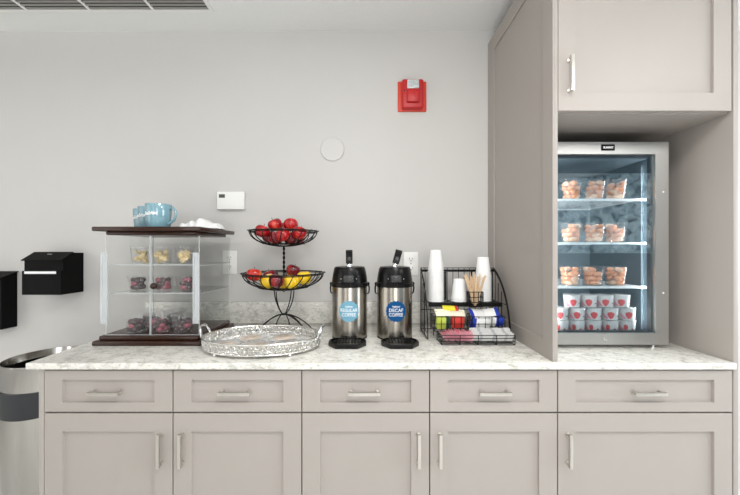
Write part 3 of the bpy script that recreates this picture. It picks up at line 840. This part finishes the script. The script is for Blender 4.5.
for k, (px, nm) in enumerate(((142, 'left'), (163, 'middle'), (185.5, 'right'))):
    kch.place(((px-368.4)*1.50/328.9, yc, 1.2575), (0, 0, 2.1*k), 'clear cup of yellow banana chips, %s one on the top case shelf' % nm, 'cups of chips in the display case')
for k, (px, nm) in enumerate(((139.5, 'left'), (164, 'middle'), (186.5, 'right'))):
    (kbe if k == 0 else kmx).place(((px-368.4)*1.50/328.9, yc, 1.1355), (0, 0, 1.7*k), 'clear cup of dark berries, %s one on the middle case shelf' % nm, 'cups of berries in the display case')
for k, (px, d_, nm) in enumerate(((138, 1.45, 'left'), (161, 1.455, 'middle'), (184, 1.45, 'right'))):
    (kb3 if k != 1 else km3).place(((px-368.4)*d_/328.9, Y(d_), zc+.038), (0, 0, 1.3*k), 'clear cup of dark berries, %s front one on the case floor' % nm, 'cups of berries in the display case')
for k, (px, d_, nm) in enumerate(((152, 1.56, 'left'), (175.5, 1.56, 'right'))):
    (kb3 if k else km3).place(((px-368.4)*d_/328.9, Y(d_), zc+.038), (0, 0, 2.3*k+1), 'clear cup of dark berries, %s rear one on the case floor' % nm, 'cups of berries in the display case')

# mugs on top of the case
zTop = zc+zT+.0333
def mug(label):
    t = thing('mug', label, 'mug', group='teal mugs on the display case')
    b = MB(); R = .0515; h = .1
    b.lathe([(0, .0005), (R*.80, .0005), (R*.86, .004), (R*.97, h*.6), (R, h-.002), (R-.001, h), (R-.003, h-.001), (R*.93, h*.6), (R*.80, .008), (0, .007)], n=48)
    body = b.build('mug_body', M['mug'], t)
    b = MB(); b.tube([(R*.955-.001, 0, h*.80), (R+.012, 0, h*.86), (R+.026, 0, h*.72), (R+.028, 0, h*.52), (R+.018, 0, h*.30), (R*.93-.001, 0, h*.16)], 0.0055, 10, rad=[.007, .0058, .0055, .0055, .0058, .007])
    b.build('handle', M['mug'], t)
    text('habitat', .021, M['ink'], 'script_lettering', body, lambda x, y, z: (R_(x, R*.985+.0009+z)[0], R_(x, R*.985+.0009+z)[1], .058+y+ x*.05), off=.0004, shear=.3)
    return t
km = Kit(mug(''))
km.place((-.909, Y(1.43), zTop), (0, 0, -.08), 'teal mug with white script on the display case, front one of three', 'teal mugs on the display case')
km.place((-1.006, Y(1.525), zTop), (0, 0, -.3), 'teal mug with white script on the display case, middle one of three', 'teal mugs on the display case')
km.place((-1.090, Y(1.612), zTop), (0, 0, -.3), 'teal mug with white script on the display case, rearmost of three', 'teal mugs on the display case')
# folded white cloths on the case
def cloth(label, L, W, Hh, loc, rz, seed):
    r2 = random.Random(seed); b = MB(); nx, ny = 14, 8; T, Bt = [], []
    for i in range(nx+1):
        a, c = [], []
        for j in range(ny+1):
            u, v_ = i/nx, j/ny
            edge = min(1, 6*min(u, 1-u))*min(1, 6*min(v_, 1-v_))
            z = Hh*(.35+.65*(.6+.4*math.sin(u*5+seed)))*(edge**.5)+r2.uniform(0, .003)
            a.append(b.bm.verts.new(((u-.5)*L+r2.uniform(-.003, .003), (v_-.5)*W+r2.uniform(-.003, .003), z+.002)))
            c.append(b.bm.verts.new(((u-.5)*L*.8, (v_-.5)*W*.9, .0005)))
        T.append(a); Bt.append(c)
    for i in range(nx):
        for j in range(ny):
            b.bm.faces.new((T[i][j], T[i+1][j], T[i+1][j+1], T[i][j+1])); b.bm.faces.new((Bt[i][j+1], Bt[i+1][j+1], Bt[i+1][j], Bt[i][j]))
    for i in range(nx):
        b.bm.faces.new((T[i][0], Bt[i][0], Bt[i+1][0], T[i+1][0])); b.bm.faces.new((T[i+1][ny], Bt[i+1][ny], Bt[i][ny], T[i][ny]))
    for j in range(ny):
        b.bm.faces.new((T[0][j+1], Bt[0][j+1], Bt[0][j], T[0][j])); b.bm.faces.new((T[nx][j], Bt[nx][j], Bt[nx][j+1], T[nx][j+1]))
    o = b.build('folded_napkin', M['paper'], angle=60); o.location = loc; o.rotation_euler = (0, 0, rz)
    return tag(o, label, 'napkin', 'folded napkins on the display case')
cloth('small folded white napkin next to the front mug on the case', .062, .055, .036, (-.820, Y(1.50), zTop), .2, 3)
cloth('larger folded white napkin at the right end of the case top', .118, .085, .050, (-.752, Y(1.56), zTop), -.1, 1)

# ---------------------------------------------------------------- fridge
FX0, FX1 = .700, 1.217
t = thing('glass_door_fridge', 'countertop fridge with steel-framed glass door, filled with fruit and yogurt', 'refrigerator', ((FX0+FX1)/2, Y(1.33), zc))
hw = (FX1-FX0)/2; z0, z1 = .016, 1.755-zc
b = MB(); dB = .44
b.box(-hw+.003, -hw+.03, .038, dB, z0, z1-.004); b.box(hw-.03, hw-.003, .038, dB, z0, z1-.004)
b.box(-hw+.03, hw-.03, .038, dB, z1-.045, z1-.004); b.box(-hw+.03, hw-.03, .038, dB, z0, .044)
b.build('outer_shell', M['blackbox'], t)
b = MB(); i0, i1 = -hw+.0302, hw-.0302
b.box(i0, i1, dB-.03, dB-.002, .0442, z1-.0452); b.box(i0, i0+.012, .040, dB-.03, .0442, z1-.0452); b.box(i1-.012, i1, .040, dB-.03, .0442, z1-.0452)
b.box(i0+.012, i1-.012, .040, dB-.03, z1-.055, z1-.0452)
b.build('interior_liner', M['fint'], t)
b = MB()
for k in range(9):
    b.box(i1-.0145, i1-.0122, .070, .095, .10+k*.075, .13+k*.075)
b.box(i1-.018, i1-.0122, .075, .085, .06, z1-.07); b.build('shelf_rail', M['fint'], t)
fw, zt_, zb_ = .053, 1.706-zc, .981-zc
b = MB()
for bx in ((-hw, -hw+fw, .0, .034, z0, z1), (hw-fw, hw, .0, .034, z0, z1), (-hw+fw, hw-fw, 0, .034, zt_, z1), (-hw+fw, hw-fw, 0, .034, z0, zb_)):
    b.box(*bx)
dr = b.build('door_frame', M['steel_fr'], t)
b = MB(); b.box(-hw+fw-.0002, hw-fw+.0002, .008, .013, zb_-.0002, zt_+.0002); b.build('glass_pane', M['fglass'], dr)
b = MB(); g = .006
for bx in ((-hw+fw, -hw+fw+g, .0135, .034, zb_, zt_), (hw-fw-g, hw-fw, .0135, .034, zb_, zt_), (-hw+fw+g, hw-fw-g, .0135, .034, zt_-g, zt_), (-hw+fw+g, hw-fw-g, .0135, .034, zb_, zb_+g)): b.box(*bx)
b.build('gasket', M['canband'], dr)
lx = (608.7-368.5)*1.33/328.9-(FX0+FX1)/2
b = MB(); b.box(lx-.027, lx+.027, -.0025, .0005, 1.7325-zc-.0125, 1.7325-zc+.0125, .001); lg = b.build('logo_plate', M['black'], dr)
o = text('SUMMIT', .0115, M['ink'], 'logo_lettering', lg, lambda x, y, z: (x+lx, -.0027-z, y+1.7315-zc), off=.0004)
b = MB(); lk = ((606-368.5)*1.33/328.9-(FX0+FX1)/2, .957-zc)
b.tube([(lk[0], -.003, lk[1]), (lk[0], .002, lk[1])], .0065, 16); b.build('lock', M['chrome'], dr)
for py in (192, 293):
    b = MB(); zz = CAMZ-(py-250)*1.33/328.9-zc; b.tube([(hw-.022, -.002, zz), (hw-.022, .001, zz)], .0035, 12); b.build('frame_screw', M['white'], dr)
for sx in (-hw+.04, hw-.035):
    for yy in (.035, dB-.04):
        b = MB(); b.lathe([(0, 0), (.011, 0), (.011, .006), (.006, .008), (.006, .017)], c=(sx, yy, 0), n=16); b.build('foot', M['chrome'] if yy < .1 else M['blackp'], t)
shz = [1.534, 1.351, 1.166]
for z in shz:
    b = MB(); zz = z-zc
    b.box(i0+.018, i1-.018, .0500, .055, zz-.0095, zz-.0005)
    for k in range(22): 
        xx = i0+.02+(i1-i0-.04)*k/21; b.tube([(xx, .054, zz-.003), (xx, dB-.035, zz-.003)], .0014, 5)
    b.box(i0+.0125, i1-.0125, dB-.040, dB-.034, zz-.006, zz-.001)
    b.build('wire_shelf', M['fshelf'], t)
for sgn in (-1, 1):
    xs = i0+.0125 if sgn < 0 else i1-.0125
    b = MB(); b.box(min(xs, xs-sgn*.005), max(xs, xs-sgn*.005), .036, .046, .07, z1-.07); b.build('light_strip', M['fshelf'], t)
    area('fridge_lamp', ((FX0+FX1)/2+xs-sgn*.006, Y(1.33)+.041, zc+(.07+z1-.07)/2), (PI/2, 0, sgn*math.radians(38)), .012, .66, 3.0, (0.96, 0.98, 1.0))
# melon cups
kml = Kit(snack_cup('melon_cup', 'melon', '', r=.0425, h=.076))
names = ['left', 'middle', 'right']
for s_, (z, pxs, dd, sn) in enumerate(((shz[0], (571.8, 594.8, 615.8), 1.420, 'top'), (shz[1], (571.5, 594.5, 615.6), 1.420, 'second'), (shz[2], (570.5, 593.2, 616), 1.420, 'third'))):
    for k, px in enumerate(pxs):
        kml.place(((px-368.5)*dd/328.9, Y(dd), z+.0005), (0, 0, 1.57*k+2.1*s_), 'clear cup of orange melon chunks, %s one on the %s fridge shelf' % (names[k], sn), 'melon cups in the fridge')
# yogurt cups
def yogurt(var):
    t = thing('yogurt_cup', '', 'yogurt cup')
    R0, R1, h = .0282, .0331, .0482
    b = MB(); b.lathe([(0, .0004), (R0, .0004), (R0+.0005, .002), (R1-.001, h), (R1+.0008, h+.0005), (R1+.0008, h+.002), (0, h+.002)], n=36); c = b.build('cup_body', M['yog'], t)
    b = MB(); b.lathe([(R1+.0010, h+.0005), (R1+.0012, h+.0046), (R1-.004, h+.0048), (0, h+.0048)], n=36); b.build('clear_lid', M['cupclear'], t)
    def patch(name, m, a0, a1, outline, e=.0005):
        b = MB(); n = 10; top_, bot_ = [], []
        for i in range(n+1):
            q = i/n; a = a0+(a1-a0)*q; lo, hi = outline(q)
            for lst, z in ((bot_, lo), (top_, hi)):
                rr = R0+(R1-R0)*z/h+e; lst.append(b.bm.verts.new((rr*math.sin(a), -rr*math.cos(a), z)))
        for i in range(n):
            b.bm.faces.new((bot_[i], bot_[i+1], top_[i+1], top_[i]))
        b.build(name, m, c)
    straw = lambda q: (  .024-.019*math.sin(q*PI)**.7, .024+.009*math.sin(q*PI)**.7+.003*math.sin(q*PI*3)**2)
    if var == 0:
        patch('strawberry_print', M['straw'], -.85, .0, straw); patch('brand_mark', M['yogmark'], .38, .72, lambda q: (.014, .019))
        patch('pink_flash', M['yogpink'], -1.4, -.75, lambda q: (.004, .022*(1-q)+.008))
    else:
        patch('strawberry_print', M['straw'], -.95, -.45, straw); patch('brand_mark', M['yogmark'], -.05, .25, lambda q: (.014, .019))
        patch('pink_flash', M['yogpink'], .5, 1.4, lambda q: (.003, .012+.022*q)); 
        patch('pink_flash', M['yogpink'], -1.5, -.95, lambda q: (.003, .03-.016*q))
    patch('script_print', M['fshelf'], -.3, .5, lambda q: (.033, .036))
    return t
ky = [Kit(yogurt(0)), Kit(yogurt(1))]
dy = 1.405
ordn = ['leftmost', 'second from left', 'middle', 'second from right', 'rightmost']
ord4 = ['leftmost', 'second from left', 'second from right', 'rightmost']
zf0 = .9705
for row, pxs in enumerate(((561, 577, 593.6, 610.4, 627), (560.5, 577.2, 593.6, 610.4, 627), (572.5, 589.2, 605.4, 621.5))):
    for k, px in enumerate(pxs):
        nm = (ord4 if row == 2 else ordn)[k]
        ky[1 if row == 0 else 0].place(((px-368.5)*dy/328.9, Y(dy), zf0+row*.0534), (0, 0, rng.uniform(-.15, .15)),
            'strawberry yogurt cup in the %s row of the pile, %s' % (['bottom', 'middle', 'top'][row], nm), 'yogurt cups at the bottom of the fridge')

# ---------------------------------------------------------------- wire condiment rack
OX, OD = .456, 1.52
RB = .1520
t = thing('condiment_rack', 'black wire coffee condiment rack with curved sides', 'rack', (OX, Y(OD), zc))
def wire(b, pts, r=.0016, n=6): b.tube(pts, r, n)
for s in (-1, 1):
    b = MB(); x = -.189 if s < 0 else .178
    P0, P1, P2 = (.128, .300), (-.044, .216), (-.060, .004)
    pts = [(x, (1-q)**2*P0[0]+2*q*(1-q)*P1[0]+q*q*P2[0], (1-q)**2*P0[1]+2*q*(1-q)*P1[1]+q*q*P2[1]) for q in [k/14 for k in range(15)]]
    b.tube(pts, 0, sq=(.011, .0035) if 0 else (.0035, .012)); b.tube([(x, .128, .300), (x, .136, .300)], .004, 8); b.build('curved_side_bar', M['black'], t)
    b = MB(); xs = -.190 if s < 0 else .171
    for yy in (.132, .098, .060, .02): wire(b, [(xs, yy, .0015), (xs, yy, .303 if yy > .12 else (.27 if yy > .09 else .24 if yy > .05 else .205))], .002)
    for zz in (.0035, .03, .150): wire(b, [(xs, .132, zz), (xs, -.05, zz)], .002)
    wire(b, [(xs, .132, .303), (xs, .112, .308), (xs, .100, .296), (xs, .098, .27)], .002)
    b.build('side_grid', M['black'], t)
b = MB()
for k in range(13):
    xx = -.168+.336*k/12; wire(b, [(xx, .132, .0015), (xx, .132, .309)], .0015)
for zz in (.0035, .10, .309): wire(b, [(-.192, .132, zz), (.178, .132, zz)], .002)
b.build('back_grid', M['black'], t)
b = MB(); b.box(-.188, .176, .120, .128, .290, .302, .002)
for xx in (-.074, -.066, .062): b.box(xx-.003, xx+.003, .118, .126, RB, .300)
b.build('top_bar', M['black'], t)
# cup shelf
b = MB()
for k in range(17): wire(b, [(-.166+.332*k/16, .020, RB-.002), (-.166+.332*k/16, .130, RB-.002)], .0013)
for yy in (.020, .048, .075, .102, .130): wire(b, [(-.170, yy, RB-.0042), (.170, yy, RB-.0042)], .0016)
b.box(-.172, .172, .015, .0185, RB-.018, RB-.001)
b.build('cup_shelf', M['black'], t)
def bin_(name, x0, x1, y0, y1, z0, z1, nx, rows, r=.0015):
    b = MB()
    for zz in rows:
        b.tube([(x0, y0, zz), (x1, y0, zz), (x1, y1, zz), (x0, y1, zz)], r, 6, closed=True)
    for k in range(nx+1):
        xx = x0+(x1-x0)*k/nx; wire(b, [(xx, y0, z1), (xx, y0, z0), (xx, y1, z0), (xx, y1, z1)], r)
    for yy in ((y0*2+y1)/3, (y0+2*y1)/3):
        wire(b, [(x0, yy, z1), (x0, yy, z0), (x1, yy, z0), (x1, yy, z1)], r)
    return b.build(name, M['black'], t)
bin_('front_bin', -.146, .160, -.145, -.072, .0025, .042, 4, (.0025, .016, .029, .042), .0016)
bin_('middle_bin', -.160, -.014, -.068, .010, .040, .104, 5, (.040, .072, .104))
bin_('middle_bin', .006, .150, -.068, .010, .040, .104, 5, (.040, .072, .104))
for xx in (-.150, .150):
    for yy in (-.068, .010):
        b = MB(); wire(b, [(xx, yy, .0012), (xx, yy, .040)], .002); b.build('bin_support', M['black'], t)
bin_('stirrer_basket', .006, .070, -.022, .014, RB-.012, .207, 3, (RB-.012, .160, .183, .207), .0018)

# nested white cups, upside down
def papercup():
    t = thing('paper_cup', '', 'cup'); b = MB()
    r0, r1, h = .0250, .0365, .095
    b.lathe([(r1-.001, .0005), (r1+.0030, .0012), (r1+.0030, .0040), (r1-.0002, .0042), (r0, h-.001), (r0-.001, h), (r0-.003, h-.0006), (r0-.003, h-.004), (0, h-.004)], n=32)
    b.build('cup_shell', M['paper'], t); return t
kp = Kit(papercup())
def stack(px, d_, n, where, tone):
    X = (px-368.5)*d_/328.9
    for k in range(n+1):
        kp.place((X+rng.uniform(-.0003, .0003), Y(d_)+rng.uniform(-.0003, .0003), zc+RB+.0005+.0117*k), (0, 0, 0),
                 ('white paper cup topping the %s' % where) if k == n else 'white paper cup, %s from the top of the %s' % (ORD[n-k], where),
                 'nested cups of the %s' % where)
stack(436.6, 1.585, 13, 'tall left cup stack', 0)
stack(484.0, 1.600, 10, 'right cup stack behind the stirrers', 0)
stack(459.8, 1.585, 1, 'short middle cup stack', 0)
# wooden stirrers
b = MB(); b.box(-.0017, .0017, -.0006, .0006, 0, .130, .0005, 1)
st = b.build('stir_stick', M['stick']); tag(st, 'thin wooden stir stick standing fanned in the small wire basket', 'stirrer')
kst = Kit(st)
for k in range(30):
    xx = .012+.052*((k*7) % 30)/29; yy = -.016+.024*((k*11) % 30)/29
    tilt = (xx-.038)*17+rng.uniform(-.22, .22); ta = rng.uniform(-.2, .12)
    bx_ = OX+xx*.75+.0095-tilt*.02
    kst.place((bx_, Y(OD)+yy, zc+RB-.0095+rng.uniform(0, .022)), (ta, tilt*.75, rng.uniform(-.5, .5)),
              'thin wooden stir stick standing fanned in the small wire basket', 'stir sticks in the wire basket')

# packets
def packet(name, m, L, W, T, band=None, bandm=None):
    """pillow sachet with flat crimped ends; one colour band if given"""
    b = MB(); nx, ny = 10, 4; top_, bot_ = [], []
    for i in range(nx+1):
        a, c = [], []
        for j in range(ny+1):
            u, v_ = 2*i/nx-1, 2*j/ny-1
            q = max(0, 1-(abs(u)/.86)**3)*max(0, 1-v_**2)
            z = T/2*q**.5+.0003
            a.append(b.bm.verts.new((u*L/2, v_*W/2, z))); c.append(b.bm.verts.new((u*L/2, v_*W/2, -z)))
        top_.append(a); bot_.append(c)
    for i in range(nx):
        b.mi = 1 if band and band[0] <= i < band[1] else 0
        for j in range(ny):
            f1 = b.bm.faces.new((top_[i][j], top_[i+1][j], top_[i+1][j+1], top_[i][j+1])); f2 = b.bm.faces.new((bot_[i][j+1], bot_[i+1][j+1], bot_[i+1][j], bot_[i][j]))
            f1.material_index = f2.material_index = b.mi
        f1 = b.bm.faces.new((top_[i][0], bot_[i][0], bot_[i+1][0], top_[i+1][0])); f2 = b.bm.faces.new((top_[i+1][ny], bot_[i+1][ny], bot_[i][ny], top_[i][ny]))
        f1.material_index = f2.material_index = b.mi
    for i in (0, nx):
        for j in range(ny): b.bm.faces.new((top_[i][j], top_[i][j+1], bot_[i][j+1], bot_[i][j]))
    return Kit(b.build(name, [m, bandm or m]))
pk = lambda n, c: mat(n, srgb(*c), .55, noise=.08, nscale=90)
M['p_pink'] = pk('pink_paper', (244, 146, 164)); M['p_pinkl'] = pk('pale_pink_paper', (250, 198, 208)); M['p_white'] = pk('white_sachet', (240, 240, 238)); M['p_blue'] = pk('blue_print', (30, 60, 170))
M['p_lime'] = pk('lime_paper', (200, 214, 90)); M['p_green'] = pk('dark_green_print', (40, 84, 66)); M['p_cream'] = pk('cream_paper', (242, 238, 216)); M['p_yel'] = pk('yellow_paper', (240, 226, 60))
M['p_red'] = pk('red_paper', (212, 66, 54)); M['p_grey'] = pk('grey_print', (205, 206, 208))
def lay(kit, cat, lab, grp, items):
    for (x, y, z, rx, ry, rz) in items:
        o = kit.place((OX+x, Y(OD)+y, zc+z), (rx, ry, rz)); tag(o, lab, cat, grp)
kpink = packet('sweetener_packet', M['p_pink'], .062, .040, .0045, (0, 4), M['p_pinkl'])
kpin2 = packet('sweetener_packet', M['p_pinkl'], .060, .040, .0045, (6, 8), M['p_pink'])
# packets leaning like filed cards, long side up
def filed(kit, cat, lab, grp, x0, x1, n, yc_, zc_, lean, jit=.004, tz=0.0):
    for k in range(n):
        x = x0+(x1-x0)*k/max(1, n-1)
        o = kit.place((OX+x+rng.uniform(-.001, .001), Y(OD)+yc_+rng.uniform(-jit, jit), zc+zc_+rng.uniform(-.002, .003)),
                      (PI/2+rng.uniform(-.05, .05), lean+rng.uniform(-.10, .10), PI/2+rng.uniform(-.08, .08)+tz))
        tag(o, lab, cat, grp)
def filedy(kit, cat, lab, grp, x, y0, y1, n, zc_, lean):
    """packets standing one behind another, broad face to the viewer, leaning back"""
    for k in range(n):
        y = y0+(y1-y0)*k/max(1, n-1)
        o = kit.place((OX+x+rng.uniform(-.003, .003), Y(OD)+y, zc+zc_+.0022*k+rng.uniform(-.0015, .0015)),
                      (lean+rng.uniform(-.04, .04), rng.uniform(-.06, .06), rng.uniform(-.05, .05)))
        tag(o, lab+', %s from the front' % ORD[k], cat, grp)
P_ = 'packets in the wire rack'
NP = 20
for k in range(NP):
    q = k/(NP-1); kk = kpink if k % 3 else kpin2
    o = kk.place((OX-.134+.118*q, Y(OD)-.109+rng.uniform(-.004, .004), zc+.0285+.006*math.sin(q*PI)+rng.uniform(-.002, .002)),
                 (PI/2-.55+.9*q+rng.uniform(-.08, .08), rng.uniform(-.12, .12), PI/2+rng.uniform(-.12, .12)))
    tag(o, '%s sweetener packet in the front bin, %s packet from the left' % ('pink' if k % 3 else 'paler pink', ORD[k]), 'packet', 'pink packets in the front bin')
kwh = packet('sugar_packet', M['p_white'], .064, .038, .005, (4, 6), M['p_grey'])
for x, cn in ((.020, 'left'), (.078, 'middle'), (.124, 'right')):
    filedy(kwh, 'packet', 'white sugar packet in the front bin, %s white column' % cn, 'white packets in the front bin', x, -.134, -.084, 8, .029, -1.05)
klime = packet('tea_bag_packet', M['p_lime'], .056, .056, .006, (7, 10), M['p_green'])
filedy(klime, 'packet', 'lime green tea bag packet in the left middle bin', 'lime tea packets', -.122, -.060, -.030, 4, .074, -1.25)
kgr = packet('tea_bag_packet', M['p_green'], .060, .056, .006, (3, 7), M['p_cream'])
filedy(kgr, 'packet', 'dark green tea bag packet behind the lime ones', 'dark green tea packets', -.120, -.020, -.006, 2, .092, -1.25)
kred = packet('tea_bag_packet', M['p_red'], .052, .050, .007)
filedy(kred, 'packet', 'red tea bag packet in the left middle bin', 'red tea packets', -.052, -.060, -.030, 4, .074, -1.25)
kcr = packet('tea_bag_packet', M['p_cream'], .070, .050, .006)
tag(kcr.place((OX-.116, Y(OD)-.030, zc+.116), (.50, 0, .05)), 'cream tea bag packet lying flat over the green ones', 'packet', P_)
tag(kcr.place((OX-.050, Y(OD)-.024, zc+.113), (.5, .05, -.1)), 'cream tea bag packet lying flat above the red packets', 'packet', P_)
kye = packet('tea_bag_packet', M['p_yel'], .070, .036, .005, (8, 10), M['p_red'])
tag(kye.place((OX-.075, Y(OD)-.004, zc+.131), (.5, .03, .0)), 'yellow packet lying at the back of the left middle bin', 'packet', P_)
kcb = packet('creamer_packet', M['p_white'], .080, .056, .012, (0, 2), M['p_blue'])
tag(kcb.place((OX+.046, Y(OD)-.020, zc+.112), (.5, .10, .12)), 'white creamer packet with blue end, left on the right middle bin', 'packet', P_)
tag(kcb.place((OX+.100, Y(OD)-.016, zc+.114), (-.5, .16, PI-.2)), 'white creamer packet with blue end, right on the right middle bin', 'packet', P_)
filedy(kcb, 'packet', 'white and blue creamer packet standing in the right middle bin', 'standing creamer packets', .046, -.060, -.036, 3, .070, -1.2)
kbl = packet('creamer_packet', M['p_blue'], .050, .046, .010, (0, 3), M['p_white'])
filedy(kbl, 'packet', 'deep blue creamer packet at the right end of the middle bin', 'blue creamer packets', .122, -.058, -.030, 3, .078, -1.2)
